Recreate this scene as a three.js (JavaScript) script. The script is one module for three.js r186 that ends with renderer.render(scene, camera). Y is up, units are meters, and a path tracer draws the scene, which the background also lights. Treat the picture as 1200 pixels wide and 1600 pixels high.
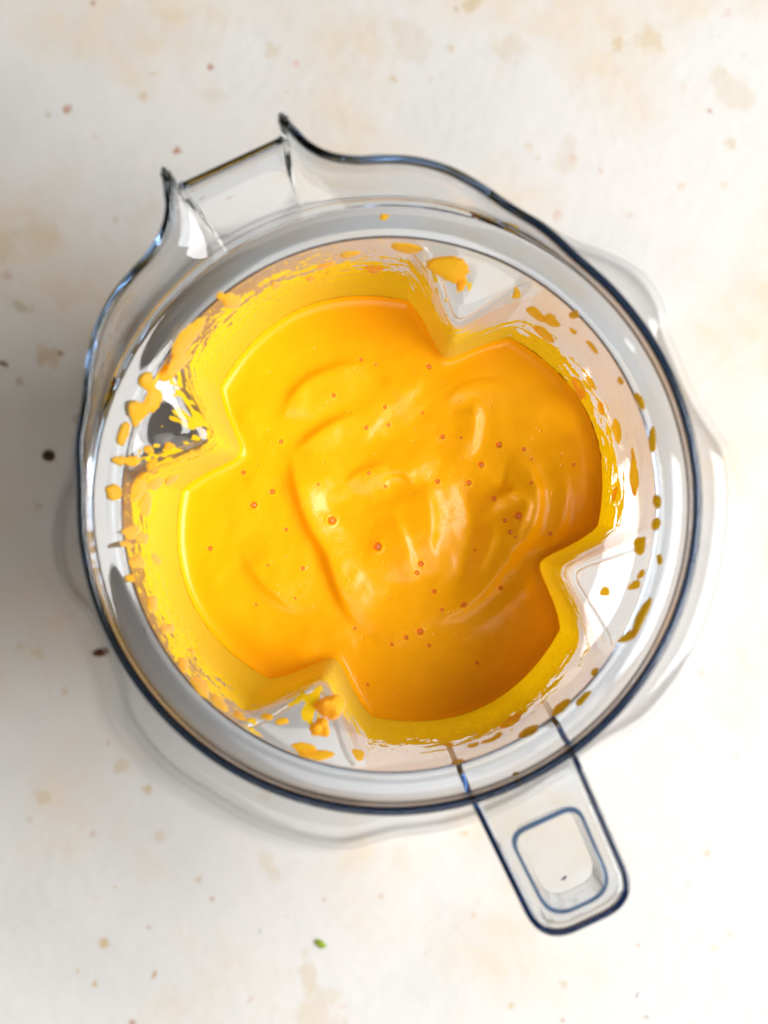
import * as THREE from 'three';
import { mergeGeometries, mergeVertices, toCreasedNormals } from 'three/addons/utils/BufferGeometryUtils.js';
import { RectAreaLightUniformsLib } from 'three/addons/lights/RectAreaLightUniformsLib.js';
import { Brush, Evaluator, SUBTRACTION } from 'three-bvh-csg';
import { createNoise2D, createNoise3D } from 'simplex-noise';

// ---------------------------------------------------------------- camera
const scene = new THREE.Scene();
const FOCAL = 5000, CAM_H = 1.088;                 // focal length in photo pixels (1200 x 1600), camera height in metres
const camera = new THREE.PerspectiveCamera(2 * Math.atan(800 / FOCAL) * 180 / Math.PI, 0.75, 0.05, 20);
camera.position.set(0, CAM_H, 0);
camera.up.set(0, 0, -1);
camera.lookAt(-20 / FOCAL, CAM_H - 1, -100 / FOCAL);
camera.focus = 0.995;
camera.userData.fStop = 6.3;
camera.updateMatrixWorld(true); camera.updateProjectionMatrix();

// ---------------------------------------------------------------- light: a big window to the right, a dimmer second window behind the handle side
RectAreaLightUniformsLib.init();
scene.background = new THREE.Color().setRGB(0.05, 0.05, 0.052);
function areaLight(name, color, intensity, w, h, from, to) {
  const l = new THREE.RectAreaLight(color, intensity, w, h);
  l.name = name; l.position.set(...from); l.lookAt(...to); scene.add(l);
  return l;
}
areaLight('window_light', 0xfffefc, 13.6, 1.1, 1.0, [1.16, 1.05, 0.12], [0, 0.05, 0]);
areaLight('room_light', 0xfffaf4, 2.5, 1.8, 1.6, [0.15, 2.0, 1.55], [0, 0, 0]);
const EXPOSURE = 1.13;

// ---------------------------------------------------------------- helpers
function rng(seed) { let a = seed >>> 0; return () => { a = (a + 0x6D2B79F5) | 0; let t = Math.imul(a ^ (a >>> 15), 1 | a); t = (t + Math.imul(t ^ (t >>> 7), 61 | t)) ^ t; return ((t ^ (t >>> 14)) >>> 0) / 4294967296; }; }
const n2 = createNoise2D(rng(11)), n2b = createNoise2D(rng(23)), n3 = createNoise3D(rng(37));
const fbm = (x, y, o = 4, f = n2) => { let s = 0, a = 0.5; for (let i = 0; i < o; i++) { s += a * f(x, y); x = x * 2.03 + 7.1; y = y * 2.03 - 3.7; a *= 0.5; } return s; };
const clamp = (x, a = 0, b = 1) => Math.min(b, Math.max(a, x));
const smooth = (a, b, x) => { const t = clamp((x - a) / (b - a)); return t * t * (3 - 2 * t); };
const lerp = (a, b, t) => a + (b - a) * t;
const lin = (c) => new THREE.Color(c);
const ray = (u, v) => new THREE.Vector3(u / 600 - 1, 1 - v / 800, 0.5).unproject(camera).sub(camera.position).normalize();
const at = (u, v, y) => { const d = ray(u, v); return camera.position.clone().addScaledVector(d, (y - CAM_H) / d.y); };
const used = new Map();
function numbered(name) { const k = used.get(name) || 0; used.set(name, k + 1); return k ? `${name}_${String(k).padStart(3, '0')}` : name; }
function mesh(name, g, m, parent) {
  const o = new THREE.Mesh(g, m); o.name = parent ? name : numbered(name); o.castShadow = o.receiveShadow = true;
  (parent || scene).add(o); return o;
}
function tag(o, label, category, group, kind) { if (label) o.userData.label = label; if (category) o.userData.category = category; if (group) o.userData.group = group; if (kind) o.userData.kind = kind; return o; }
// a grid of points: fn(i, j) -> [x, y, z]; closed round i when wrap
function grid(ni, nj, fn, wrap, flip) {
  const P = new Float32Array(ni * nj * 3), I = [];
  for (let j = 0; j < nj; j++) for (let i = 0; i < ni; i++) { const p = fn(i, j), k = (j * ni + i) * 3; P[k] = p[0]; P[k + 1] = p[1]; P[k + 2] = p[2]; }
  for (let j = 0; j < nj - 1; j++) for (let i = 0; i < (wrap ? ni : ni - 1); i++) {
    const a = j * ni + i, b = j * ni + (i + 1) % ni, c = a + ni, d = b + ni;
    if (flip) I.push(a, c, b, b, c, d); else I.push(a, b, c, b, d, c);
  }
  const g = new THREE.BufferGeometry();
  g.setAttribute('position', new THREE.BufferAttribute(P, 3)); g.setIndex(I); g.computeVertexNormals();
  return g;
}

// the part of a grid where V(i, j) > 0, cut cleanly along its edge; place(i, j, value) -> [x, y, z]
function cutSheet(ni, nj, V, place, wrap) {
  const pos = [], idx = [], cache = new Map(), W = (i) => wrap ? i % ni : i;
  const add = (key, i, j, v) => { if (!cache.has(key)) { cache.set(key, pos.length / 3); pos.push(...place(i, j, v)); } return cache.get(key); };
  const crossing = (i0, j0, i1, j1) => { const a = V(W(i0), j0), b = V(W(i1), j1), t = a / (a - b); return add('e' + [W(i0), j0, W(i1), j1].join(), lerp(i0, i1, t), lerp(j0, j1, t), 0); };
  for (let i = 0; i < ni; i++) for (let j = 0; j < nj; j++) {
    const c = [[i, j], [i + 1, j], [i + 1, j + 1], [i, j + 1]], poly = [];
    if (c.every(([a, b]) => V(W(a), b) <= 0)) continue;
    for (let k = 0; k < 4; k++) {
      const [ai, aj] = c[k], [bi, bj] = c[(k + 1) % 4], va = V(W(ai), aj) > 0, vb = V(W(bi), bj) > 0;
      if (va) poly.push(add('c' + W(ai) + ',' + aj, ai, aj, V(W(ai), aj)));
      if (va !== vb) poly.push(ai < bi || aj < bj ? crossing(ai, aj, bi, bj) : crossing(bi, bj, ai, aj));
    }
    for (let k = 1; k < poly.length - 1; k++) idx.push(poly[0], poly[k], poly[k + 1]);
  }
  const g = new THREE.BufferGeometry(); g.setAttribute('position', new THREE.Float32BufferAttribute(pos, 3)); g.setIndex(idx); g.computeVertexNormals();
  return g;
}

// ---------------------------------------------------------------- materials
const plastic = new THREE.MeshPhysicalMaterial({ name: 'clear_plastic', color: 0xffffff, transmission: 1, thickness: 0.003, ior: 1.5, roughness: 0.0, attenuationColor: new THREE.Color().setRGB(0.09, 0.165, 0.32), attenuationDistance: 0.032 });
const thinPlastic = new THREE.MeshPhysicalMaterial({ name: 'thin_clear_plastic', color: new THREE.Color().setRGB(0.97, 0.975, 0.98), transmission: 1, thickness: 0, ior: 1.5, roughness: 0.0 });
const soupMat = new THREE.MeshPhysicalMaterial({ name: 'soup', color: new THREE.Color().setRGB(0.98, 0.43, 0.002), roughness: 0.25, ior: 1.4, specularIntensity: 0.85 });
const filmMat = new THREE.MeshPhysicalMaterial({ name: 'soup_film', color: new THREE.Color().setRGB(0.99, 0.64, 0.002), roughness: 0.9, transmission: 0.48, specularIntensity: 0.3, clearcoat: 0.1, clearcoatRoughness: 0.3 });
const splatMat = new THREE.MeshPhysicalMaterial({ name: 'soup_splash', color: new THREE.Color().setRGB(0.98, 0.53, 0.003), roughness: 0.9, transmission: 0.6, specularIntensity: 0.5, clearcoat: 0.2, clearcoatRoughness: 0.2 });
const bubbleMat = new THREE.MeshPhysicalMaterial({ name: 'bubble_skin', color: new THREE.Color().setRGB(0.92, 0.6, 0.2), transmission: 0.9, roughness: 0.08, ior: 1.35 });

// ---------------------------------------------------------------- table
const SX = 0.62;                                   // metres that the painted board's pattern spans
function tableTextures() {
  const N = 2048, col = new Uint8Array(N * N * 4), N2 = 1024, bmp = new Uint8Array(N2 * N2 * 4);
  const base = [0.575, 0.566, 0.55], warm = [0.575, 0.49, 0.375], grey = [0.505, 0.506, 0.507];
  const F = new Float32Array(N * N * 3);
  for (let j = 0; j < N; j++) for (let i = 0; i < N; i++) {
    const x = (i / N - 0.5) * SX, z = (j / N - 0.5) * SX;
    let w = smooth(-0.05, 0.5, fbm(x * 9 + 3, z * 9 + 8, 5) + 0.35 * smooth(0.02, -0.2, z) * 0.9 - 0.12);
    w *= 0.55 + 0.45 * smooth(-0.3, 0.4, fbm(x * 60, z * 60, 3));
    const gq = 0.5 * smooth(0, 0.6, fbm(x * 7 - 5, z * 7 + 1, 4, n2b));
    const fine = 1 + 0.02 * fbm(x * 420, z * 420, 2) + 0.022 * fbm(x * 60, z * 60, 3, n2b);
    const k = (j * N + i) * 3;
    for (let c = 0; c < 3; c++) F[k + c] = lerp(lerp(base[c], grey[c], gq), warm[c], 0.72 * w) * fine;
  }
  const spot = (px, pz, r, color, a, el = 1, ang = 0, seed = 0) => {   // an irregular stain
    const R = r * 2.4, i0 = Math.floor(((px - R) / SX + 0.5) * N), i1 = Math.ceil(((px + R) / SX + 0.5) * N), j0 = Math.floor(((pz - R) / SX + 0.5) * N), j1 = Math.ceil(((pz + R) / SX + 0.5) * N);
    const ca = Math.cos(ang), sa = Math.sin(ang);
    for (let j = Math.max(0, j0); j < Math.min(N, j1); j++) for (let i = Math.max(0, i0); i < Math.min(N, i1); i++) {
      const dx = (i / N - 0.5) * SX - px, dz = (j / N - 0.5) * SX - pz, u = (dx * ca + dz * sa), v = (-dx * sa + dz * ca) * el;
      const d = Math.hypot(u, v) / r + 0.75 * fbm(dx / r * 0.8 + seed * 3.1, dz / r * 0.8 - seed, 3);
      const m = a * smooth(1.05, 0.45, d), k = (j * N + i) * 3;
      if (m > 0) for (let c = 0; c < 3; c++) F[k + c] = lerp(F[k + c], color[c], m);
    }
  };
  const PXM = CAM_H / FOCAL, R = rng(5);
  const rust = [0.33, 0.12, 0.05], brown = [0.13, 0.065, 0.022], ochre = [0.46, 0.32, 0.13], olive = [0.31, 0.28, 0.12], pink = [0.52, 0.34, 0.28];
  // stains read off the photograph: u, v, radius in pixels, colour, strength, stretch, angle
  const marks = [
    [328, 104, 6, rust, 0.8], [463, 99, 6, pink, 0.8], [104, 170, 8, rust, 0.75], [75, 178, 5, olive, 0.6], [276, 235, 7, rust, 0.9], [222, 150, 9, ochre, 0.45], [330, 145, 36, ochre, 0.18, 3, 0.2],
    [270, 25, 26, ochre, 0.2, 2, 0], [145, 5, 7, rust, 0.6], [425, 80, 16, ochre, 0.3], [240, 115, 10, ochre, 0.4, 3, 0], [345, 280, 8, rust, 0.4], [180, 342, 6, rust, 0.3],
    [75, 555, 26, ochre, 0.55, 1.3, 0.4], [94, 552, 6, brown, 0.55], [5, 568, 9, brown, 0.9, 1.6, 0], [30, 478, 22, olive, 0.5, 1.8, 0.3], [30, 595, 8, olive, 0.6], [77, 712, 9, brown, 0.95, 1.3, 0.2], [60, 790, 8, olive, 0.4], [8, 378, 30, ochre, 0.3], [60, 365, 40, ochre, 0.22], [10, 430, 10, rust, 0.35],
    [185, 520, 46, [0.50, 0.30, 0.10], 0.5, 1.2, 2], [140, 680, 20, ochre, 0.3], [120, 655, 10, brown, 0.3],
    [230, 1233, 9, ochre, 0.65], [65, 1245, 14, ochre, 0.4], [45, 1280, 6, rust, 0.3], [143, 1302, 6, rust, 0.35], [250, 1305, 12, ochre, 0.3], [162, 1474, 14, ochre, 0.75, 1.5, 0], [240, 1522, 9, [0.38, 0.22, 0.08], 0.85, 2.6, 1.9], [147, 1537, 6, ochre, 0.7], [120, 1516, 5, ochre, 0.5], [330, 1404, 5, rust, 0.5], [232, 1448, 4, rust, 0.5], [206, 1598, 6, rust, 0.7], [390, 1563, 7, pink, 0.6, 2, 2.5], [535, 1572, 9, pink, 0.4, 2, 0], [405, 1454, 4, [0.3, 0.3, 0.3], 0.6], [310, 1374, 6, ochre, 0.5],
    [420, 1350, 34, ochre, 0.25, 2.2, 1.2], [480, 1520, 36, ochre, 0.3, 2.5, 1.6], [500, 1580, 40, ochre, 0.3], [505, 1405, 5, pink, 0.6], [595, 1400, 5, pink, 0.6], [415, 1240, 24, ochre, 0.22, 2, 1.5],
    [938, 265, 9, pink, 0.75, 2.8, 1.35], [870, 335, 13, pink, 0.5, 1.6, 1.8], [893, 248, 9, pink, 0.4], [965, 68, 14, ochre, 0.5], [1015, 62, 24, ochre, 0.35], [1108, 173, 5, rust, 0.6], [703, 76, 8, ochre, 0.45], [614, 122, 8, ochre, 0.45], [640, 60, 44, ochre, 0.2, 1.4, 1], [795, 75, 28, ochre, 0.22], [1137, 20, 9, pink, 0.4], [1162, 85, 5, pink, 0.4], [1150, 140, 54, ochre, 0.25, 1.6, 0.6], [1064, 290, 8, ochre, 0.4], [1140, 222, 12, ochre, 0.4], [825, 228, 8, ochre, 0.35], [735, 5, 16, ochre, 0.5], [712, 13, 6, rust, 0.3], [1068, 135, 6, pink, 0.3], [1130, 290, 8, ochre, 0.3], [885, 250, 40, ochre, 0.2, 2, 1.8],
    [997, 1476, 3, rust, 0.6], [1010, 1588, 5, brown, 0.6, 1.6, 0], [1104, 1332, 7, ochre, 0.5], [798, 1571, 6, ochre, 0.6], [878, 1594, 4, rust, 0.6], [1075, 1380, 4, ochre, 0.5], [724, 1301, 8, ochre, 0.4], [880, 1536, 8, ochre, 0.4], [1140, 1460, 6, ochre, 0.4], [740, 1428, 6, ochre, 0.4], [1115, 1480, 7, ochre, 0.3], [1095, 1050, 5, ochre, 0.5], [1150, 1180, 6, ochre, 0.3], [155, 1020, 5, rust, 0.6], [100, 1080, 7, ochre, 0.5], [190, 1195, 16, ochre, 0.4], [30, 1010, 9, ochre, 0.3], [60, 1020, 12, ochre, 0.3], [168, 1160, 4, rust, 0.4],
  ];
  marks.forEach(([u, v, r, c, a, el, ang], k) => { const p = at(u, v, 0); spot(p.x, p.z, r * PXM, c, a, el, ang, k + 1); });
  for (let k = 0; k < 900; k++) {                                     // the finer scatter of flecks all over the board
    const x = (R() - 0.5) * SX, z = (R() - 0.5) * SX, c = [rust, ochre, ochre, olive, pink, pink][Math.floor(R() * 6)];
    spot(x, z, (1.2 + 5 * R() * R()) * PXM, c, 0.15 + 0.3 * R(), 1 + R() * 1.5, R() * 6, k);
  }
  for (let k = 0; k < 70; k++) { const x = (R() - 0.5) * SX, z = (R() - 0.5) * SX; spot(x, z, (16 + 30 * R()) * PXM, ochre, 0.05 + 0.09 * R(), 1 + R() * 2, R() * 6, k); }
  const enc = (x) => Math.round(255 * clamp(x <= 0.0031308 ? 12.92 * x : 1.055 * Math.pow(x, 1 / 2.4) - 0.055));
  for (let k = 0; k < N * N; k++) { for (let c = 0; c < 3; c++) col[k * 4 + c] = enc(F[k * 3 + c]); col[k * 4 + 3] = 255; }
  for (let j = 0; j < N2; j++) for (let i = 0; i < N2; i++) {
    const x = (i / N2 - 0.5) * SX, z = (j / N2 - 0.5) * SX, h = 0.5 + 0.3 * fbm(x * 130, z * 130, 4) + 0.2 * fbm(x * 25 + 4, z * 25, 3, n2b), k = (j * N2 + i) * 4;
    bmp[k] = bmp[k + 1] = bmp[k + 2] = 255 * clamp(h); bmp[k + 3] = 255;
  }
  const make = (d, n, srgb) => { const t = new THREE.DataTexture(d, n, n); t.magFilter = THREE.LinearFilter; t.minFilter = THREE.LinearFilter; t.wrapS = t.wrapT = THREE.MirroredRepeatWrapping; if (srgb) t.colorSpace = THREE.SRGBColorSpace; t.needsUpdate = true; return t; };
  return [make(col, N, true), make(bmp, N2, false)];
}
{
  const [map, bump] = tableTextures();
  const g = new THREE.BoxGeometry(1.24, 0.02, 1.24); g.translate(0, -0.01, 0);
  const p = g.attributes.position, uv = g.attributes.uv;
  for (let i = 0; i < p.count; i++) uv.setXY(i, p.getX(i) / SX + 0.5, p.getZ(i) / SX + 0.5);
  const m = new THREE.MeshStandardMaterial({ name: 'painted_board', map, bumpMap: bump, bumpScale: 0.00022, roughness: 0.62 });
  tag(mesh('table_top', g, m), 'off-white painted tabletop with beige and rusty stains under the blender jug', 'tabletop', null, 'structure');
}

// ---------------------------------------------------------------- the jug's shape
const Y_TOP = 0.170, Y_B = 0.1505, Y_C = 0.1455, Y_SOUP = 0.090, T = 0.0028;
const JC = at(608, 785, Y_TOP);                                        // the jug's axis
const EH = new THREE.Vector2(0.42, 0.9075).normalize();               // towards the handle, in world x, z
const TURN = -Math.atan2(EH.y, EH.x);
const toLocal = (p) => { const x = p.x - JC.x, z = p.z - JC.z; return [x * EH.x + z * EH.y, -x * EH.y + z * EH.x]; };   // local x to the handle, local z across
const S_TOP = (CAM_H - Y_TOP) / FOCAL;
// lip outline, from handle round to the spout: along (towards the spout), across, in photo pixels; mirrored for the other side
const R_LIP = 490 * S_TOP;
const lipHalf = (() => {
  const pts = [];
  for (let a = 0; a <= 118; a += 3) pts.push([-490 * Math.cos(a * Math.PI / 180), 490 * Math.sin(a * Math.PI / 180)]);   // a from the handle
  const rest = [[290, 408], [346, 371], [398, 340], [442, 306], [478, 262], [499, 222], [517, 180], [540, 146], [566, 126], [596, 115], [622, 107]];
  const curve = new THREE.CatmullRomCurve3([...pts.slice(-3), ...rest].map(([a, c]) => new THREE.Vector3(a, c, 0)), false, 'centripetal');
  const tail = curve.getPoints(160).slice(20).map((p) => [p.x, p.y]);
  const horn = [[629, 103.5], [630, 100], [627, 97.5], [620, 95.5], [612, 94], [604, 92], [598.5, 88], [597, 82], [597, 60], [597, 40], [597, 20], [597, 0]];
  return [...pts.slice(0, -2), ...tail, ...horn];
})();
const lipLoop = [];                                                   // [x, z, isFront] in local metres, evenly resampled
{
  const full = [...lipHalf, ...lipHalf.slice(1, -1).reverse().map(([a, c]) => [a, -c])].map(([a, c]) => [-a * S_TOP, c * S_TOP]);
  const L = [0]; full.forEach((p, i) => { const q = full[(i + 1) % full.length]; L.push(L[i] + Math.hypot(q[0] - p[0], q[1] - p[1])); });
  const N = 1080, total = L[full.length];
  for (let k = 0, i = 0; k < N; k++) {
    const s = k / N * total; while (L[i + 1] < s) i++;
    const t = (s - L[i]) / (L[i + 1] - L[i] || 1), p = full[i], q = full[(i + 1) % full.length];
    lipLoop.push([lerp(p[0], q[0], t), lerp(p[1], q[1], t)]);
  }
  for (let pass = 0; pass < 4; pass++) { const c = lipLoop.map((p) => p.slice()); for (let i = 0; i < N; i++) for (let k = 0; k < 2; k++) lipLoop[i][k] = (c[(i + N - 1) % N][k] + 2 * c[i][k] + c[(i + 1) % N][k]) / 4; }
}
const RIBS = [45, 135, 225, 315].map((d) => d * Math.PI / 180);
const ribShape = (th) => { let best = 0; for (const r of RIBS) { let d = Math.abs(((th - r + 3 * Math.PI) % (2 * Math.PI)) - Math.PI); const w = 0.235, e = 0.05; best = Math.max(best, smooth(-0.06, 1.06, clamp((w - Math.sqrt(d * d + e * e) + e * 0.7) / w)) * 0.35 + 0.65 * clamp((w - Math.sqrt(d * d + e * e) + e * 0.75) / w)); } return best; };
const wallR = (th, y) => {                                            // inner radius without ribs
  const t = (y - Y_SOUP) / (Y_C - Y_SOUP), c = Math.cos(2 * th), corner = (0.5 + 0.5 * Math.cos(4 * th)) * 0.0042 * smooth(1.0, 0.2, t);
  return lerp(0.0642, 0.0791, t) + corner;
};
const bodyR = (th, y) => { const depth = lerp(0.0145, 0.0205, clamp((y - Y_SOUP) / 0.048, -1, 1)); return wallR(th, y) - depth * ribShape(th) * smooth(0.1428, 0.1345, y); };
const R_BIN = R_LIP - T + 0.0002;                                     // inner radius at ring B
const insideR = (th, y) => y > Y_B ? R_BIN : y > Y_C ? lerp(0.0791, R_BIN, (y - Y_C) / (Y_B - Y_C)) : bodyR(th, y);
function wallHit(u, v, extra = 0.01) {                                // where a pixel's line of sight meets the jug's inner wall, ledge or lip
  const d = ray(u, v), p = camera.position.clone();
  p.addScaledVector(d, (0.1505 - CAM_H) / d.y);
  let [x, z] = toLocal(p), th = Math.atan2(z, x);
  for (let k = 0; k < 3000; k++) {
    p.addScaledVector(d, 0.00005); [x, z] = toLocal(p); th = Math.atan2(z, x);
    if (p.y < Y_SOUP - 0.002 || Math.hypot(x, z) > insideR(th, p.y) - 0.0002) break;
  }
  const r0 = (a, y) => { const r = insideR(a, y); return new THREE.Vector3(r * Math.cos(a), y, r * Math.sin(a)); };
  const e = 0.01, A = r0(th + e, p.y).sub(r0(th - e, p.y)), B = r0(th, p.y + 0.0006).sub(r0(th, p.y - 0.0006));
  const n = A.cross(B).normalize(); if (n.x * Math.cos(th) + n.z * Math.sin(th) > 0) n.negate();
  return { p: new THREE.Vector3(x, p.y, z), n };
}

// ---------------------------------------------------------------- the jug
const jug = new THREE.Group(); jug.name = 'blender_jug'; jug.position.set(JC.x, 0, JC.z); jug.rotation.y = TURN; scene.add(jug);
tag(jug, 'clear plastic blender jug with pour spout and handle, half full of orange soup', 'blender jug');
{
  // rim: lofted from ring B up to the lip, with a rounded top edge; the spout's front edge sits lower than its horns
  const N = lipLoop.length;
  const normals = lipLoop.map((_, i) => { const a = lipLoop[(i + N - 1) % N], b = lipLoop[(i + 1) % N], tx = b[0] - a[0], tz = b[1] - a[1], l = Math.hypot(tx, tz); return [tz / l, -tx / l]; });
  for (let i = 0; i < N; i++) if (normals[i][0] * lipLoop[i][0] + normals[i][1] * lipLoop[i][1] < 0) normals[i] = [-normals[i][0], -normals[i][1]];
  const foot = lipLoop.map((_, i) => { let sx = 0, sz = 0; for (let k = -26; k <= 26; k++) { const [x, z] = lipLoop[(i + k + N) % N], l = Math.hypot(x, z), w = 1 - Math.abs(k) / 27; sx += w * x / l; sz += w * z / l; } return Math.atan2(sz, sx); });
  const soft = lipLoop.map((_, i) => { let x = 0, z = 0, n = 0; for (let k = -30; k <= 30; k++) { const w = Math.exp(-k * k / 260), p = lipLoop[(i + k + N) % N]; x += w * p[0]; z += w * p[1]; n += w; } return [x / n, z / n]; });
  const softN = soft.map((_, i) => { const a = soft[(i + N - 1) % N], b = soft[(i + 1) % N], tx = b[0] - a[0], tz = b[1] - a[1], l = Math.hypot(tx, tz), s = tz * soft[i][0] - tx * soft[i][1] < 0 ? -1 : 1; return [s * tz / l, -s * tx / l]; });
  const rows = [];                                                    // profile: [height share 0..1, offset across the wall]
  const edge = T / 2;
  const prof = [];                                                    // [height share 0..1, rounding above it, side -1 inner .. 1 outer, depth of the collar below]
  for (let k = 0; k <= 16; k++) prof.push([k / 16, 0, -1, 0]);        // inner face, bottom to top
  for (let k = 1; k < 12; k++) { const a = Math.PI * k / 12; prof.push([1, Math.sin(a), -Math.cos(a), 0]); }
  for (let k = 16; k >= 0; k--) prof.push([k / 16, 0, 1, 0]);         // outer face
  for (let k = 1; k <= 6; k++) prof.push([0, 0, 1, k / 6]);           // collar, outside then inside
  for (let k = 6; k >= 1; k--) prof.push([0, 0, -0.5, k / 6]);
  prof.push([0, 0, -0.5, 0.14]);
  const lipTop = (lx, lz) => { const along = -lx / S_TOP, front = smooth(612, 600, along) * (Math.abs(lz) / S_TOP < 98 ? 1 : 0) * (along > 560 ? 1 : 0); return Y_TOP - edge - 0.006 * front; };
  const g = grid(N, prof.length + 1, (i, j) => {
    const [h, bulge, side, low] = prof[j % prof.length], [lx, lz] = lipLoop[i], [nx, nz] = normals[i], th = foot[i];
    
    const bl = smooth(0.15, 0.75, h), cx = lerp(soft[i][0] - softN[i][0] * edge, lx - nx * edge, bl), cz = lerp(soft[i][1] - softN[i][1] * edge, lz - nz * edge, bl);                  // middle of the wall at the lip
    const rb = R_BIN + edge, bx = rb * Math.cos(th), bz = rb * Math.sin(th), flare = Math.hypot(cx, cz) - rb;
    const y = lerp(Y_B, lipTop(lx, lz), h) - low * lerp(0.024, 0.002, smooth(0.002, 0.006, flare));
    const sh = lerp(h, 1 - Math.pow(1 - h, 2.3), smooth(0.002, 0.008, flare));
    const mx = lerp(bx, cx, sh), mz = lerp(bz, cz, sh);
    const ox = lerp(lerp(Math.cos(th), softN[i][0], h), nx, bl), oz = lerp(lerp(Math.sin(th), softN[i][1], h), nz, bl);
    const half = lerp(lerp(edge, 0.0012, smooth(0, 0.25, h)), 0.0014, smooth(0.3, 0.7, h));
    return [mx + ox * half * side, y + bulge * half, mz + oz * half * side];
  }, true, false);
  mesh('rim', g, plastic, jug);
}
{
  // body: lid ledge, tapering wall with four ribs, and floor, as one closed shell
  const N = 900, ys = [];
  const push = (a, b, n) => { for (let k = 0; k < n; k++) ys.push(lerp(a, b, k / n)); };
  push(Y_C, 0.1430, 4); push(0.1430, 0.1340, 26); push(0.1340, 0.016, 44); ys.push(0.016);
  const prof = [];                                                    // [kind, y]: inner ledge, inner wall, inner floor, outer floor, outer wall, outer ledge
  const g = [];
  const edge0 = T / 2 - 0.0001;
  const innerLedge = (s) => [lerp(R_BIN, 0.0791, s), lerp(Y_B - 0.0001, Y_C, smooth(0, 1, s) * 0.7 + 0.3 * s)];
  const outerAt = (th, y) => [bodyR(th, y - 0.0024 * smooth(0.1345, 0.140, y)) + T * (1 + 0.1 * ribShape(th)), y - 0.0012];
  const lathe = (n, rows, flip, wrapI = true, th0 = 0, th1 = 2 * Math.PI) => grid(n, rows.length, (i, j) => { const th = lerp(th0, th1, i / (wrapI ? n : n - 1)), [r, y] = rows[j](th); return [r * Math.cos(th), y, r * Math.sin(th)]; }, wrapI, flip);
  {
    // neck: the lid ledge and the thick bead under it (solid)
    const rows = [], Y_N = 0.1440;
    for (let k = 0; k <= 12; k++) rows.push(() => innerLedge(k / 12));
    rows.push(() => [0.0788, Y_C - 0.0006], () => [0.07865, Y_N]);
    rows.push(() => [0.0803, Y_N - 0.0009], () => [0.0815, Y_N - 0.0009]);
    for (let k = 11; k >= 0; k--) rows.push(() => { const [r, y] = innerLedge(k / 12); return [Math.min(r + T * 0.97, R_BIN + 0.0005), y - lerp(0.0015, 0.0024, Math.pow(k / 12, 3)) * Math.max(k / 12, 0.3)]; });
    rows.push(rows[0]);
    mesh('neck', lathe(N, rows, true), plastic, jug);
  }
  {
    const rows = [], yy = ys.filter((y) => y < 0.1438);
    for (const y of yy) rows.push((th) => [bodyR(th, y), y]);
    for (let k = 1; k <= 6; k++) rows.push((th) => [bodyR(th, 0.016) * (1 - k / 6) * 0.97 + 0.0002, 0.016 - 0.004 * Math.sin(k / 6 * Math.PI / 2)]);
    for (let k = 6; k >= 0; k--) rows.push((th) => [(bodyR(th, 0.016) + T) * (1 - k / 6) + 0.0002, 0.0085]);
    for (const y of yy.slice().reverse()) rows.push((th) => outerAt(th, y));
    mesh('body', lathe(N, rows, true), thinPlastic, jug);
  }
  for (const rib of RIBS) {
    // the moulded ledge on top of each rib: a solid rounded frame along its two edges
    const pts = []; for (let k = -24; k <= 24; k++) { const th = rib + k / 24 * 0.215, y = 0.1355 + 0.0045 * Math.pow(Math.abs(k) / 24, 2), r = bodyR(th, y) + 0.0011; pts.push(new THREE.Vector3(r * Math.cos(th), y - 0.0006, r * Math.sin(th))); }
    mesh('rib_edge', new THREE.TubeGeometry(new THREE.CatmullRomCurve3(pts), 90, 0.0006, 10, false), plastic, jug);
  }
}
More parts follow.
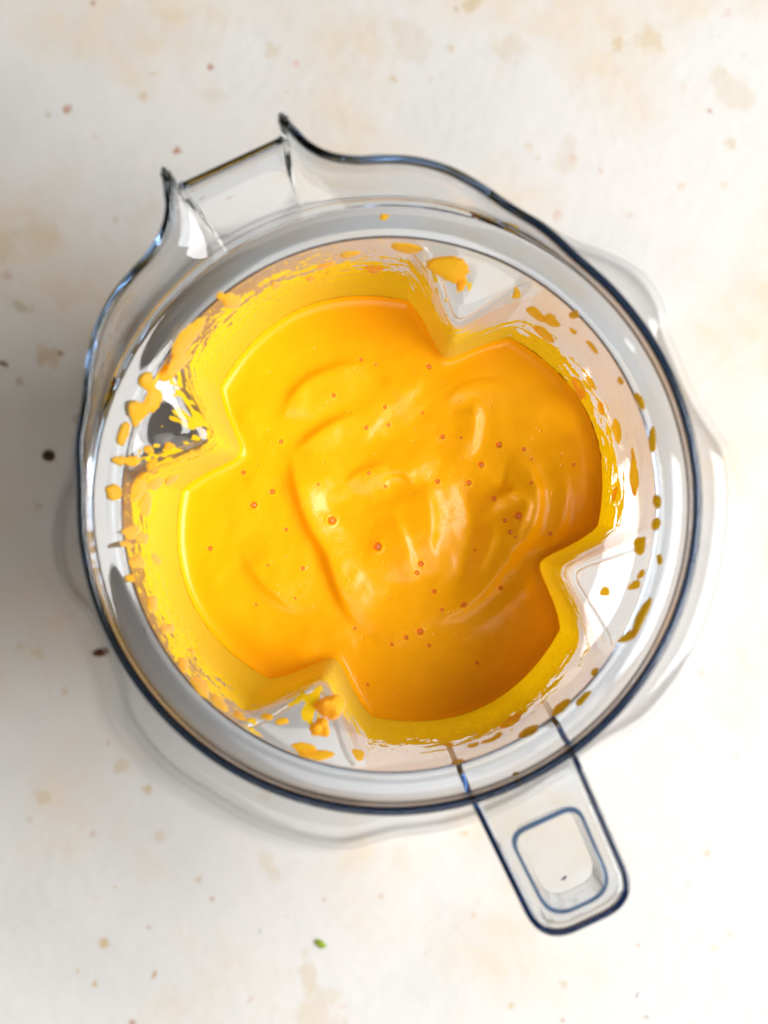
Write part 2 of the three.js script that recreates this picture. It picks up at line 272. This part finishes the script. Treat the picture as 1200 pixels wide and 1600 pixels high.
{
  // handle: hollow grip, open below, with a recess in its top
  const S = (CAM_H - 0.16) / FOCAL, off = -10 * S;
  const P = (a, c) => new THREE.Vector2(a * S, c * S + off);
  const rounded = (pts) => {                                          // [along, across, corner radius] in pixels
    const sh = new THREE.Shape(), n = pts.length;
    pts.forEach(([a, c, r], i) => {
      const p = P(a, c), q0 = P(...pts[(i + n - 1) % n]), q1 = P(...pts[(i + 1) % n]);
      const A = p.clone().lerp(q0, Math.min(0.49, r * S / p.distanceTo(q0))), B = p.clone().lerp(q1, Math.min(0.49, r * S / p.distanceTo(q1)));
      if (i) sh.lineTo(A.x, A.y); else sh.moveTo(A.x, A.y);
      sh.quadraticCurveTo(p.x, p.y, B.x, B.y);
    });
    sh.closePath(); return sh;
  };
  const prism = (pts, y0, y1, bevel = 0) => {
    const g = new THREE.ExtrudeGeometry(rounded(pts), { depth: y1 - y0 - 2 * bevel, bevelEnabled: bevel > 0, bevelThickness: bevel, bevelSize: bevel, bevelOffset: -bevel, bevelSegments: 4, curveSegments: 14 });
    g.rotateX(Math.PI / 2); g.translate(0, y1 - bevel, 0);
    return new Brush(toCreasedNormals(mergeVertices(g, 1e-6), 0.6));
  };
  // taper a prism about its own middle
  const taper = (b, y1, y0, k, mx) => { const p = b.geometry.attributes.position; for (let i = 0; i < p.count; i++) { const f = 1 - k * clamp((y1 - p.getY(i)) / (y1 - y0)); p.setX(i, mx + (p.getX(i) - mx) * f); p.setZ(i, off + (p.getZ(i) - off) * f); } b.geometry.computeVertexNormals(); b.geometry = toCreasedNormals(b.geometry, 0.6); return b; };
  const ev = new Evaluator(); ev.useGroups = false; ev.attributes = ['position', 'normal'];
  const sub = (a, b) => { a.updateMatrixWorld(); b.updateMatrixWorld(); return ev.evaluate(a, b, SUBTRACTION); };
  const cut = () => new Brush(new THREE.LatheGeometry([[0.0001, 0.03], [0.0640, 0.03], [0.0826, 0.1400], [0.0832, 0.1435], [0.0912, 0.1475], [0.0912, 0.19], [0.0001, 0.19]].map(([r, y]) => new THREE.Vector2(r, y)), 240));
  const mx = 620 * S;
  // the grip's outer wall, a U in plan
  const outer = prism([[400, -92, 2], [400, 92, 2], [727, 85, 62], [727, -85, 62]], 0.100, 0.1635, 0.0009);
  const inner = prism([[380, -83, 2], [380, 83, 2], [717, 76, 54], [717, -76, 54]], 0.04, 0.20);
  const grip = sub(sub(outer, inner), cut());
  const handle = mesh('handle', toCreasedNormals(grip.geometry, 0.55), plastic, jug);
  // the deck between the walls with its deep cup
  const deck = prism([[380, -82.4, 2], [380, 82.4, 2], [716, 75.4, 54], [716, -75.4, 54]], 0.1285, 0.1605, 0.0009);
  const hollow = prism([[370, -90, 2], [370, 90, 2], [730, 90, 2], [730, -90, 2]], 0.12, 0.1580);
  const cup = taper(prism([[545.5, -62, 29], [545.5, 62, 29], [699, 57, 44], [699, -57, 44]], 0.1287, 0.1600), 0.1600, 0.1287, 0.12, mx);
  const cavity = taper(prism([[552, -57, 26], [552, 57, 26], [693, 52, 40], [693, -52, 40]], 0.1305, 0.166), 0.166, 0.1305, 0.15, mx);
  const top = sub(sub(deck, sub(hollow, cup)), cavity);
  const mark = new THREE.OctahedronGeometry(1, 0); mark.scale(0.0006, 0.0008, 0.0013); mark.rotateY(0.25); const [qx, qz] = toLocal(at(881, 1372, 0.1308)); mark.translate(qx, 0.1308, qz);
  mesh('mould_mark', mark, plastic, handle);
  mesh('grip_cup', toCreasedNormals(sub(top, cut()).geometry, 0.55), plastic, handle);
}
{
  // base: the wide foot that shows outside the rim; outline read off the photograph where it meets the table
  const px = [[120, 760], [104, 795], [97, 840], [101, 890], [118, 930], [145, 957], [165, 1000], [186, 1042], [196, 1078], [202, 1112], [225, 1150], [270, 1200], [330, 1240], [400, 1280], [480, 1308], [540, 1316], [578, 1308], [620, 1297], [700, 1286], [800, 1250], [880, 1200], [945, 1155], [1005, 1118], [1055, 1062], [1092, 1000], [1120, 920], [1135, 840], [1139, 770], [1130, 705], [1105, 665], [1078, 620], [1052, 560], [1036, 520], [1028, 480], [1000, 437], [955, 408], [905, 390], [820, 350], [700, 330], [560, 335], [420, 360], [300, 420], [210, 510], [155, 600], [132, 690]];
  const c = new THREE.CatmullRomCurve3(px.map(([u, v]) => { const [x, z] = toLocal(at(u, v, 0.006)); return new THREE.Vector3(x, 0, z); }), true, 'centripetal');
  const N = 720, loop = c.getSpacedPoints(N).slice(0, N), ref = 0.0555;
  const rows = [], th = 0.0026;
  const prof = [];                                                    // [share from body (0) to edge (1), height, offset]
  for (let k = 0; k <= 10; k++) { const s = k / 10; prof.push([s, lerp(0.034, 0.0078, 1 - Math.pow(1 - s, 4.5))]); }
  prof.push([1.012, 0.0072], [1.015, 0.0058], [1.015, 0.0022], [1.009, 0.0005], [0.990, 0.0005], [0.985, 0.002]);
  for (let k = 10; k >= 0; k--) { const s = k / 10; prof.push([s * 0.985, lerp(0.034, 0.0078, 1 - Math.pow(1 - s, 4.5)) - th]); }
  prof.push(prof[0]);
  const g = grid(N, prof.length, (i, j) => { const p = loop[i], [s, y] = prof[j], a = Math.atan2(p.z, p.x), R = Math.hypot(p.x, p.z), r = lerp(ref, R, s); return [r * Math.cos(a), y, r * Math.sin(a)]; }, true, true);
  const base = mesh('base', g, thinPlastic, jug);
  const edge = new THREE.CatmullRomCurve3(loop.filter((_, i) => i % 4 === 0).map((p) => { const k = 1.017; return new THREE.Vector3(p.x * k, 0.0042, p.z * k); }), true);
  mesh('base_edge', new THREE.TubeGeometry(edge, 500, 0.0006, 10, true), plastic, base);
}

// ---------------------------------------------------------------- soup
const soupGroup = new THREE.Group(); soupGroup.name = 'soup'; soupGroup.position.copy(jug.position); soupGroup.rotation.y = TURN; scene.add(soupGroup);
tag(soupGroup, 'thick smooth orange soup with swirls and bubbles filling the clear jug', 'soup');
const soupPx = (u, v) => { const [x, z] = toLocal(at(u, v, Y_SOUP)); return [x, z]; };
const S_SOUP = (CAM_H - Y_SOUP) / FOCAL;
// folds: points in photo pixels, half width in pixels, height in mm, lean (+ steeper on the right of travel)
const folds = [
  { p: [[462, 690], [462, 725], [467, 760], [485, 815], [512, 862], [533, 925], [556, 968], [600, 1000]], w: 26, h: 1.5, k: 1 },
  { p: [[455, 712], [485, 688], [520, 664], [578, 643]], w: 17, h: 0.9, k: -1 },
  { p: [[440, 670], [455, 630], [480, 600], [540, 575], [600, 578]], w: 22, h: 0.9, k: -1 },
  { p: [[650, 740], [664, 770], [672, 810], [668, 850], [680, 905]], w: 30, h: 1.2, k: -1 },
  { p: [[560, 760], [620, 735], [640, 742], [655, 765]], w: 18, h: 0.9, k: 1 },
  { p: [[735, 625], [742, 650], [738, 690], [728, 720]], w: 16, h: 0.7, k: -1 },
  { p: [[760, 720], [800, 715], [830, 745], [838, 790], [822, 835], [790, 875], [750, 925], [700, 960], [630, 978]], w: 24, h: 1.3, k: -1 },
  { p: [[700, 720], [725, 770], [735, 830], [715, 900], [680, 945]], w: 20, h: -0.8, k: 0 },
  { p: [[378, 840], [400, 890], [440, 930], [495, 965]], w: 26, h: 0.7, k: 1 },
  { p: [[500, 760], [515, 800], [560, 850], [590, 870]], w: 30, h: -0.7, k: 0 },
  { p: [[560, 690], [620, 680], [680, 700], [700, 760]], w: 26, h: -0.6, k: 0 },
  { p: [[860, 700], [880, 760], [868, 840], [830, 900], [770, 960], [690, 1010]], w: 26, h: 0.7, k: -1 },
  { p: [[800, 770], [822, 785], [818, 812]], w: 14, h: 0.7, k: -1 },
  { p: [[772, 780], [795, 772]], w: 13, h: 0.6, k: 0 },
  { p: [[612, 600], [624, 610]], w: 14, h: 0.45, k: 0 },
  { p: [[538, 762], [560, 742], [592, 732], [612, 728]], w: 16, h: 0.6, k: -1 },
  { p: [[770, 815], [766, 845], [752, 880], [735, 910]], w: 14, h: 0.55, k: -1 },
  { p: [[470, 800], [500, 880], [540, 960], [600, 1010], [680, 1030]], w: 18, h: -0.5, k: 0 },
  { p: [[690, 640], [720, 610], [770, 600], [820, 630]], w: 16, h: 0.4, k: -1 },
  { p: [[600, 790], [625, 830], [640, 880], [640, 920]], w: 18, h: 0.6, k: -1 },
  { p: [[395, 600], [380, 660], [385, 720], [400, 780]], w: 26, h: 0.35, k: 1 },
  { p: [[660, 560], [640, 610], [600, 640], [560, 690], [530, 760]], w: 24, h: 0.35, k: -1 },
  { p: [[880, 640], [905, 700], [905, 780], [885, 840]], w: 20, h: 0.4, k: -1 },
  { p: [[330, 930], [400, 1000], [480, 1030]], w: 30, h: 0.35, k: 0 },
  { p: [[600, 530], [700, 600], [790, 620], [850, 680]], w: 36, h: 0.4, k: 0 },
].map((f) => ({ ...f, q: new THREE.CatmullRomCurve3(f.p.map(([u, v]) => { const [x, z] = soupPx(u, v); return new THREE.Vector3(x, 0, z); })).getPoints(40).map((p) => [p.x, p.z]), w: f.w * S_SOUP, h: f.h * 0.001 }));
for (const f of folds) { const xs = f.q.map((p) => p[0]), zs = f.q.map((p) => p[1]), m = f.w * 4; f.box = [Math.min(...xs) - m, Math.max(...xs) + m, Math.min(...zs) - m, Math.max(...zs) + m]; f.len = f.q.length; }
const bubblesPx = [[670, 573, 5], [695, 601, 2.2], [564, 562, 4], [587, 570, 3], [556, 577, 2.4], [521, 618, 4.5], [601, 636, 4], [607, 664, 4], [572, 668, 4], [660, 645, 3], [439, 690, 4.5], [691, 682, 5], [779, 695, 6.5], [818, 702, 4.5], [751, 726, 6], [732, 754, 5.5], [896, 726, 3.6], [829, 755, 4], [771, 779, 6], [809, 806, 8], [789, 813, 5], [797, 831, 5], [859, 834, 4.5], [518, 813, 8.5], [589, 854, 9], [380, 738, 4.5], [425, 768, 5.5], [396, 789, 7], [447, 827, 4], [657, 881, 6], [651, 895, 5], [678, 924, 5], [724, 945, 6], [782, 918, 5], [690, 952, 4], [656, 987, 7], [634, 996, 5], [612, 1007, 4], [670, 1009, 4], [745, 1036, 4], [473, 888, 4.5], [554, 982, 3.4], [574, 1070, 3.6], [461, 935, 3], [683, 752, 5], [328, 857, 5], [576, 739, 3.5], [602, 760, 3], [497, 757, 3], [804, 839, 3], [830, 717, 3], [720, 684, 3], [685, 684, 2.6], [742, 860, 3], [620, 1086, 2.6], [702, 957, 2.6], [845, 673, 2.4], [879, 709, 2.6], [878, 727, 2.6], [862, 773, 2.6], [796, 901, 2.6], [713, 990, 2.4], [762, 995, 2.4], [547, 644, 2.6], [614, 645, 2.4], [646, 690, 2.4], [587, 710, 2.4], [507, 721, 2.6], [402, 726, 2.4], [418, 883, 3], [400, 945, 3]];
{
  const R = rng(91);
  for (let k = 0; k < 300; k++) { const a = R() * 6.283, r = 290 * Math.sqrt(R()); bubblesPx.push([612 + r * Math.cos(a), 800 + r * Math.sin(a), 0.8 + 1.9 * R() * R()]); }
}
const bubbles = bubblesPx.map(([u, v, r]) => { const [x, z] = soupPx(u, v); return { x, z, r: r * S_SOUP * 0.72 }; });
const cell = 0.004, bucket = new Map();
for (const b of bubbles) for (let i = Math.floor((b.x - 2 * b.r) / cell); i <= Math.floor((b.x + 2 * b.r) / cell); i++) for (let j = Math.floor((b.z - 2 * b.r) / cell); j <= Math.floor((b.z + 2 * b.r) / cell); j++) { const k = i + ',' + j; if (!bucket.has(k)) bucket.set(k, []); bucket.get(k).push(b); }
function rawRelief(x, z) {
  let h = 0;
  for (const f of folds) {
    if (x < f.box[0] || x > f.box[1] || z < f.box[2] || z > f.box[3]) continue;
    let best = 1e9, sd = 0, tt = 0;
    for (let i = 0; i < f.len - 1; i++) {
      const [ax, az] = f.q[i], [bx, bz] = f.q[i + 1], dx = bx - ax, dz = bz - az, t = clamp(((x - ax) * dx + (z - az) * dz) / (dx * dx + dz * dz)), ex = x - ax - t * dx, ez = z - az - t * dz, d = ex * ex + ez * ez;
      if (d < best) { best = d; sd = Math.sign(dx * ez - dz * ex); tt = (i + t) / (f.len - 1); }
    }
    const d = Math.sqrt(best) * sd / f.w, fade = f.p.length > 3 ? smooth(0, 0.35, tt) * smooth(1, 0.6, tt) : 1;
    const side = f.k ? lerp(1.9, 0.55, smooth(-0.5, 0.5, d * f.k)) : 1;
    h += f.h * fade * Math.exp(-Math.pow(Math.abs(d) / side, 1.6));
  }
  const r = Math.hypot(x, z), a = Math.atan2(z, x);
  h *= 2.3;
  h += 0.0007 * fbm(x * 34, z * 34, 3) + 0.00010 * fbm(x * 190 + 3, z * 190, 2, n2b);
  return h;
}
const HN = 560, HS = 0.076, field = (() => {                             // the relief on a grid, softened as thick soup settles
  let a = new Float32Array(HN * HN);
  for (let j = 0; j < HN; j++) for (let i = 0; i < HN; i++) a[j * HN + i] = rawRelief((i / (HN - 1) - 0.5) * 2 * HS, (j / (HN - 1) - 0.5) * 2 * HS);
  for (let pass = 0; pass < 2; pass++) for (const [di, dj] of [[1, 0], [0, 1]]) {
    const b = new Float32Array(HN * HN), K = 2;
    for (let j = 0; j < HN; j++) for (let i = 0; i < HN; i++) { let t = 0; for (let k = -K; k <= K; k++) t += a[clamp(j + k * dj, 0, HN - 1) * HN + clamp(i + k * di, 0, HN - 1)]; b[j * HN + i] = t / (2 * K + 1); }
    a = b;
  }
  return a;
})();
function relief(x, z) {
  const u = (x / (2 * HS) + 0.5) * (HN - 1), v = (z / (2 * HS) + 0.5) * (HN - 1), i = clamp(Math.floor(u), 0, HN - 2), j = clamp(Math.floor(v), 0, HN - 2), k = j * HN + i, fx = u - i, fy = v - j;
  return lerp(lerp(field[k], field[k + 1], fx), lerp(field[k + HN], field[k + HN + 1], fx), fy) + 0.00003 * fbm(x * 800, z * 800, 3, n2b) * smooth(-0.3, 0.3, fbm(x * 60, z * 60, 2));
}
function pits(x, z) {
  let h = 0; const list = bucket.get(Math.floor(x / cell) + ',' + Math.floor(z / cell));
  if (list) for (const b of list) { const d = Math.hypot(x - b.x, z - b.z) / b.r; if (d < 1) h -= b.r * 0.65 * Math.sqrt(1 - d * d); else if (d < 1.9) h += b.r * 0.12 * (1.9 - d) * (d - 1) * 4; }
  return h;
}
const soupEdge = (th) => bodyR(th, Y_SOUP) - 0.00025;
const soupY = (x, z) => { const th = Math.atan2(z, x), e = soupEdge(th) - Math.hypot(x, z); return Y_SOUP + relief(x, z) * smooth(0, 0.012, e) + 0.0022 * Math.exp(-Math.max(0, e) / 0.0013); };
{
  const NT = 1300, NR = 380;
  const top = grid(NT, NR, (i, j) => {
    const th = i / NT * 2 * Math.PI, s = j / (NR - 1), q = Math.max(0.0015, s < 0.85 ? s : 1 - (1 - s) * (1 - (s - 0.85) * 1.5)), r = soupEdge(th) * Math.min(1, q), x = r * Math.cos(th), z = r * Math.sin(th);
    return [x, soupY(x, z) + pits(x, z), z];
  }, true, true);
  const side = grid(360, 26, (i, j) => { const th = i / 360 * 2 * Math.PI, y = lerp(Y_SOUP + 0.0016, 0.0167, Math.min(1, j / 22)), k = j > 22 ? 1 - (j - 22) / 3 : 1, r = (bodyR(th, y) - 0.0003) * k; return [r * Math.cos(th), y, r * Math.sin(th)]; }, true, true);
  mesh('soup_surface', top, soupMat, soupGroup);
  mesh('soup_bulk', side, soupMat, soupGroup);
  bubbles.forEach((b, k) => {
    if (b.r < 2.1 * S_SOUP) return;
    const g = new THREE.SphereGeometry(b.r * 1.0, 14, 6, 0, 2 * Math.PI, 0, Math.PI * 0.42); g.scale(1, 0.75, 1);
    const o = mesh('bubble', g, bubbleMat, soupGroup); o.position.set(b.x, soupY(b.x, b.z) - b.r * 0.12, b.z);
  });
}

// ---------------------------------------------------------------- soup film smeared on the inner wall
// film edge by image angle (degrees clockwise from the right): radius in photo pixels that the film reaches
const filmTop = [[-180, 404], [-165, 402], [-150, 402], [-135, 400], [-118, 398], [-100, 388], [-85, 378], [-70, 362], [-58, 352], [-45, 360], [-33, 352], [-22, 350], [-10, 356], [0, 358], [10, 356], [20, 350], [32, 370], [45, 380], [60, 384], [75, 380], [90, 376], [100, 370], [110, 372], [120, 394], [135, 402], [150, 404], [165, 406], [180, 404]];
const filmRagged = (deg) => deg > 130 || deg < -80 ? 1 : 0.62;
{
  const NA = 2000, NY = 150, y0 = Y_SOUP - 0.001, y1 = Y_C - 0.001;
  const val = new Float32Array((NA + 1) * (NY + 1));
  const degOf = (th) => { const wx = Math.cos(th) * EH.x - Math.sin(th) * EH.y, wz = Math.cos(th) * EH.y + Math.sin(th) * EH.x; return Math.atan2(wz, wx) * 180 / Math.PI; };
  const topAt = (deg) => { for (let k = 0; k < filmTop.length - 1; k++) if (deg <= filmTop[k + 1][0]) return lerp(filmTop[k][1], filmTop[k + 1][1], (deg - filmTop[k][0]) / (filmTop[k + 1][0] - filmTop[k][0])); return 392; };
  for (let i = 0; i <= NA; i++) {
    const th = (i % NA) / NA * 2 * Math.PI, deg = degOf(th), hf = Y_SOUP + (topAt(deg) - 330) / 92 * (Y_C - Y_SOUP), rag = filmRagged(deg), cx = Math.cos(th), cz = Math.sin(th), rb = ribShape(th);
    for (let j = 0; j <= NY; j++) {
      const y = lerp(y0, y1, j / NY), q = (y - Y_SOUP) * 60;
      const str = n3(cx * 5 + q * 0.4, cz * 5, q * 2.6) * 0.55 + n3(cx * 13 + 9, cz * 13, q * 7) * 0.35 + n3(cx * 38, cz * 38 + 4, q * 15) * 0.26;
      const speck = n3(cx * 30 + 4, cz * 30, y * 420) + 0.35 * n3(cx * 70, cz * 70 + 4, y * 900) - lerp(0.98, 0.66, rag * rag) - 14 * Math.max(0, y - hf - 0.004) * (rag > 0.8 ? 0.5 : 3) - (rb > 0.02 && y > 0.1335 ? 9 : 0);
      val[j * (NA + 1) + i] = Math.max(speck * 1.5, (Math.min(hf + 0.024 * rb, rb > 0.05 ? 0.1335 : 1) - y) / (0.0085 + 0.009 * rag) + str * (0.8 + 0.75 * rag) - 0.05);
    }
  }
  const g = cutSheet(NA, NY, (i, j) => val[j * (NA + 1) + i], (i, j, v) => {
    const th = i / NA * 2 * Math.PI, y = lerp(y0, y1, j / NY), t = 0.00018 + 0.00055 * smooth(0, 1.2, v) + 0.00012 * n3(Math.cos(th) * 30, Math.sin(th) * 30, y * 500), r = bodyR(th, y) - Math.max(0.0001, t);
    return [r * Math.cos(th), y, r * Math.sin(th)];
  }, true);
  const o = mesh('soup_film', g, filmMat); o.position.copy(jug.position); o.rotation.y = TURN;
  tag(o, 'ragged yellow film of soup smeared round the inside wall of the jug', 'soup film');
}

// ---------------------------------------------------------------- splashes stuck to the wall, ledge and ribs
function splash(u, v, w, h, ang, label, lift = 0.22) {                // centre and size in photo pixels, turn in degrees
  const { p, n } = wallHit(u, v), R = rng(Math.round(u * 7 + v * 13)), sx = w / 2 * S_SOUP * 0.97, sy = h / 2 * S_SOUP * 0.97, o1 = R() * 50;
  // across / along in the picture, laid into the wall's own plane
  const a = ang * Math.PI / 180, dirW = new THREE.Vector3(Math.cos(a), 0, Math.sin(a)), dl = new THREE.Vector3(dirW.x * EH.x + dirW.z * EH.y, 0, -dirW.x * EH.y + dirW.z * EH.x);
  const view = new THREE.Vector3(0, 1, 0);
  const X = dl.clone().addScaledVector(n, -dl.dot(n)), fx = 1 / Math.max(0.35, X.clone().setY(0).length()); X.normalize();
  const Z = new THREE.Vector3().crossVectors(n, X), fz = 1 / Math.max(0.35, Z.clone().setY(0).length());
  const lobes = [[0, 0, 0.75]]; for (let k = 0; k < 5; k++) { const t = R() * 6.283, d = 0.35 + 0.55 * R(); lobes.push([Math.cos(t) * d, Math.sin(t) * d, 0.22 + 0.3 * R()]); }
  const M = 30, vals = new Float32Array((M + 1) * (M + 1));
  for (let j = 0; j <= M; j++) for (let i = 0; i <= M; i++) {
    const x = (i / M - 0.5) * 3.4, z = (j / M - 0.5) * 3.4; let f = -0.5;
    for (const [a1, b1, r1] of lobes) f += Math.exp(-((x - a1) ** 2 + (z - b1) ** 2) / (r1 * r1) * 0.8);
    vals[j * (M + 1) + i] = Math.min(f + 0.16 * n2(x * 2.2 + o1, z * 2.2), 1.66 - Math.hypot(x, z));
  }
  const g = cutSheet(M, M, (i, j) => vals[j * (M + 1) + i], (i, j, v) => {
    const lx = (i / M - 0.5) * 3.4 * sx * fx, lz = (j / M - 0.5) * 3.4 * sy * fz, hh = lift * 1.6 * Math.min(sx, sy) * Math.sqrt(clamp(v, 0, 1.2)) + 0.0001;
    return [p.x + X.x * lx + Z.x * lz + n.x * hh, p.y + X.y * lx + Z.y * lz + n.y * hh, p.z + X.z * lx + Z.z * lz + n.z * hh];
  }, false);
  g.translate(-p.x, -p.y, -p.z);
  const o = mesh('soup_splash', g, splatMat), c = new THREE.Vector3(p.x, 0, p.z).applyAxisAngle(new THREE.Vector3(0, 1, 0), TURN);
  o.position.set(JC.x + c.x, p.y, JC.z + c.z); o.rotation.y = TURN;
  return tag(o, label, 'soup splash', 'splashes on the inside of the jug');
}
// which splash: by its size and form and by what part of the jug it sticks to
function splashLabel(u, v, w, h) {
  const { p } = wallHit(u, v), th = (Math.atan2(p.z, p.x) * 180 / Math.PI + 360) % 360, long = Math.max(w, h) / Math.min(w, h), size = Math.max(w, h);
  const form = (size > 40 ? 'large ' : size > 22 ? 'small ' : 'tiny ') + (long > 2.2 ? 'streak' : long > 1.45 ? 'oblong splash' : 'round splash');
  const rib = [45, 135, 225, 315].findIndex((r) => Math.abs(th - r) < 14), side = (t) => t > 0 && t < 180 ? 'beside the shaded side of the jug' : 'on the window side';
  const shade = th < 180 ? 'shaded' : 'sunlit';
  const place = p.y > Y_C - 0.0004 ? `on the ${shade} lid ledge towards the ${th < 90 || th > 270 ? 'handle' : 'spout'}`
    : rib >= 0 ? `on the ${shade} rib ${rib === 0 || rib === 3 ? 'beside the handle' : 'beside the spout'}`
    : th < 45 || th > 315 ? 'on the wall above the handle' : th > 135 && th < 225 ? 'on the wall below the spout' : `on the ${shade} wall between two ribs`;
  return `${form} of orange soup ${place.replaceAll('sunlit', 'bright')}`;
}
[[710, 418, 62, 34, 12], [632, 385, 20, 26, 80], [585, 420, 30, 14, -5], [508, 414, 24, 12, -15], [485, 434, 16, 12, 0], [545, 398, 34, 12, -8], [430, 444, 14, 16, -40],
  [805, 343, 22, 20, 0], [600, 338, 16, 10, 0], [358, 466, 26, 28, -50], [343, 462, 12, 12, 0], [295, 522, 26, 50, 20], [282, 560, 20, 46, 40], [262, 580, 16, 40, 45], [228, 598, 22, 24, 0], [236, 625, 26, 36, 30], [215, 645, 24, 34, 35], [192, 680, 16, 34, 20],
  [185, 718, 16, 14, 0], [206, 720, 18, 14, 0], [264, 696, 14, 13, 0], [236, 726, 15, 14, 0], [232, 703, 16, 12, 0], [240, 755, 36, 26, -10], [215, 762, 30, 30, 0], [180, 768, 22, 24, 0], [268, 745, 28, 20, -30], [225, 790, 26, 24, 40], [205, 830, 22, 30, 80], [225, 840, 18, 34, 85], [240, 875, 18, 28, 90], [196, 850, 12, 20, 90], [212, 880, 18, 26, 90], [238, 945, 26, 24, 50], [205, 905, 12, 16, 90], [262, 985, 16, 26, 50], [285, 1040, 22, 18, 40], [310, 1072, 46, 18, 40], [345, 1100, 34, 14, 35], [300, 1020, 14, 10, 40], [372, 1118, 24, 12, 30],
  [510, 1105, 44, 40, 0, 0.7], [502, 1140, 30, 30, 0, 0.5], [478, 1170, 46, 18, 10], [495, 1180, 40, 16, 0], [560, 1180, 22, 14, 30], [440, 1128, 20, 12, -10], [415, 1120, 22, 10, 0],
  [800, 1128, 40, 18, -30], [830, 1140, 34, 16, -30], [880, 1104, 36, 16, -50], [912, 1090, 26, 12, -45], [770, 1155, 34, 12, -20], [740, 1165, 20, 10, -20], [808, 1213, 12, 9, -15], [700, 1165, 14, 8, 0], [715, 1190, 18, 8, -10],
  [1000, 965, 14, 60, 25], [980, 995, 30, 12, -20], [1001, 852, 16, 24, 0], [946, 925, 17, 17, 0], [992, 915, 20, 12, -20], [1002, 898, 9, 13, 10], [992, 742, 20, 30, -15], [990, 765, 8, 14, 0], [965, 680, 18, 30, -20], [960, 772, 12, 22, 0], [1020, 690, 10, 34, 5], [1028, 785, 9, 24, 0], [1025, 820, 8, 22, 0], [1032, 873, 8, 16, 0], [990, 710, 8, 12, 0], [930, 1050, 14, 10, -40],
  [838, 490, 34, 18, 40], [862, 497, 30, 20, 45], [848, 520, 36, 16, 30], [898, 492, 16, 14, 40], [925, 540, 24, 10, 45], [896, 518, 14, 10, 50], [808, 460, 14, 16, 0], [720, 445, 14, 18, 0], [970, 595, 14, 8, 60], [1000, 625, 10, 26, -20], [905, 605, 18, 30, -40], [925, 600, 10, 26, -35], [940, 640, 10, 14, 0],
].forEach(([u, v, w, h, a, lift]) => splash(u, v, w, h, a, splashLabel(u, v, w, h), lift));

// ---------------------------------------------------------------- crumbs lying on the table
function crumb(u, v, w, h, ang, color, label) {
  const p = at(u, v, 0), R = rng(Math.round(u + v * 3)), s = CAM_H / FOCAL, g = new THREE.IcosahedronGeometry(1, 2), q = g.attributes.position, o1 = R() * 30;
  for (let i = 0; i < q.count; i++) { const k = 1 + 0.35 * n3(q.getX(i) * 1.3 + o1, q.getY(i) * 1.3, q.getZ(i) * 1.3); q.setXYZ(i, q.getX(i) * k * w / 2 * s, Math.max(-0.6, q.getY(i) * k) * Math.min(w, h) * 0.3 * s, q.getZ(i) * k * h / 2 * s); }
  g.computeVertexNormals(); g.computeBoundingBox();
  const o = mesh('crumb', g, new THREE.MeshStandardMaterial({ color, roughness: 0.8 })); o.position.set(p.x, -g.boundingBox.min.y, p.z); o.rotation.y = -ang * Math.PI / 180;
  tag(o, label, 'crumb', 'crumbs on the tabletop');
}
crumb(501, 1475, 17, 10, 35, 0x7f9410, 'tiny green crumb on the pale tabletop');
crumb(158, 1020, 24, 11, -5, 0x5a2c12, 'tiny dark brown crumb beside the foot of the jug');
crumb(77, 713, 18, 15, 10, 0x3a2408, 'tiny dark round crumb on the shaded tabletop');
crumb(1002, 1556, 12, 8, 0, 0xf4f4f4, 'tiny white crumb on the tabletop past the handle');

// ---------------------------------------------------------------- render
const renderer = new THREE.WebGLRenderer({ antialias: true });
renderer.setSize(768, 1024);
renderer.shadowMap.enabled = true;
renderer.toneMapping = THREE.LinearToneMapping;
renderer.toneMappingExposure = EXPOSURE;
renderer.render(scene, camera);
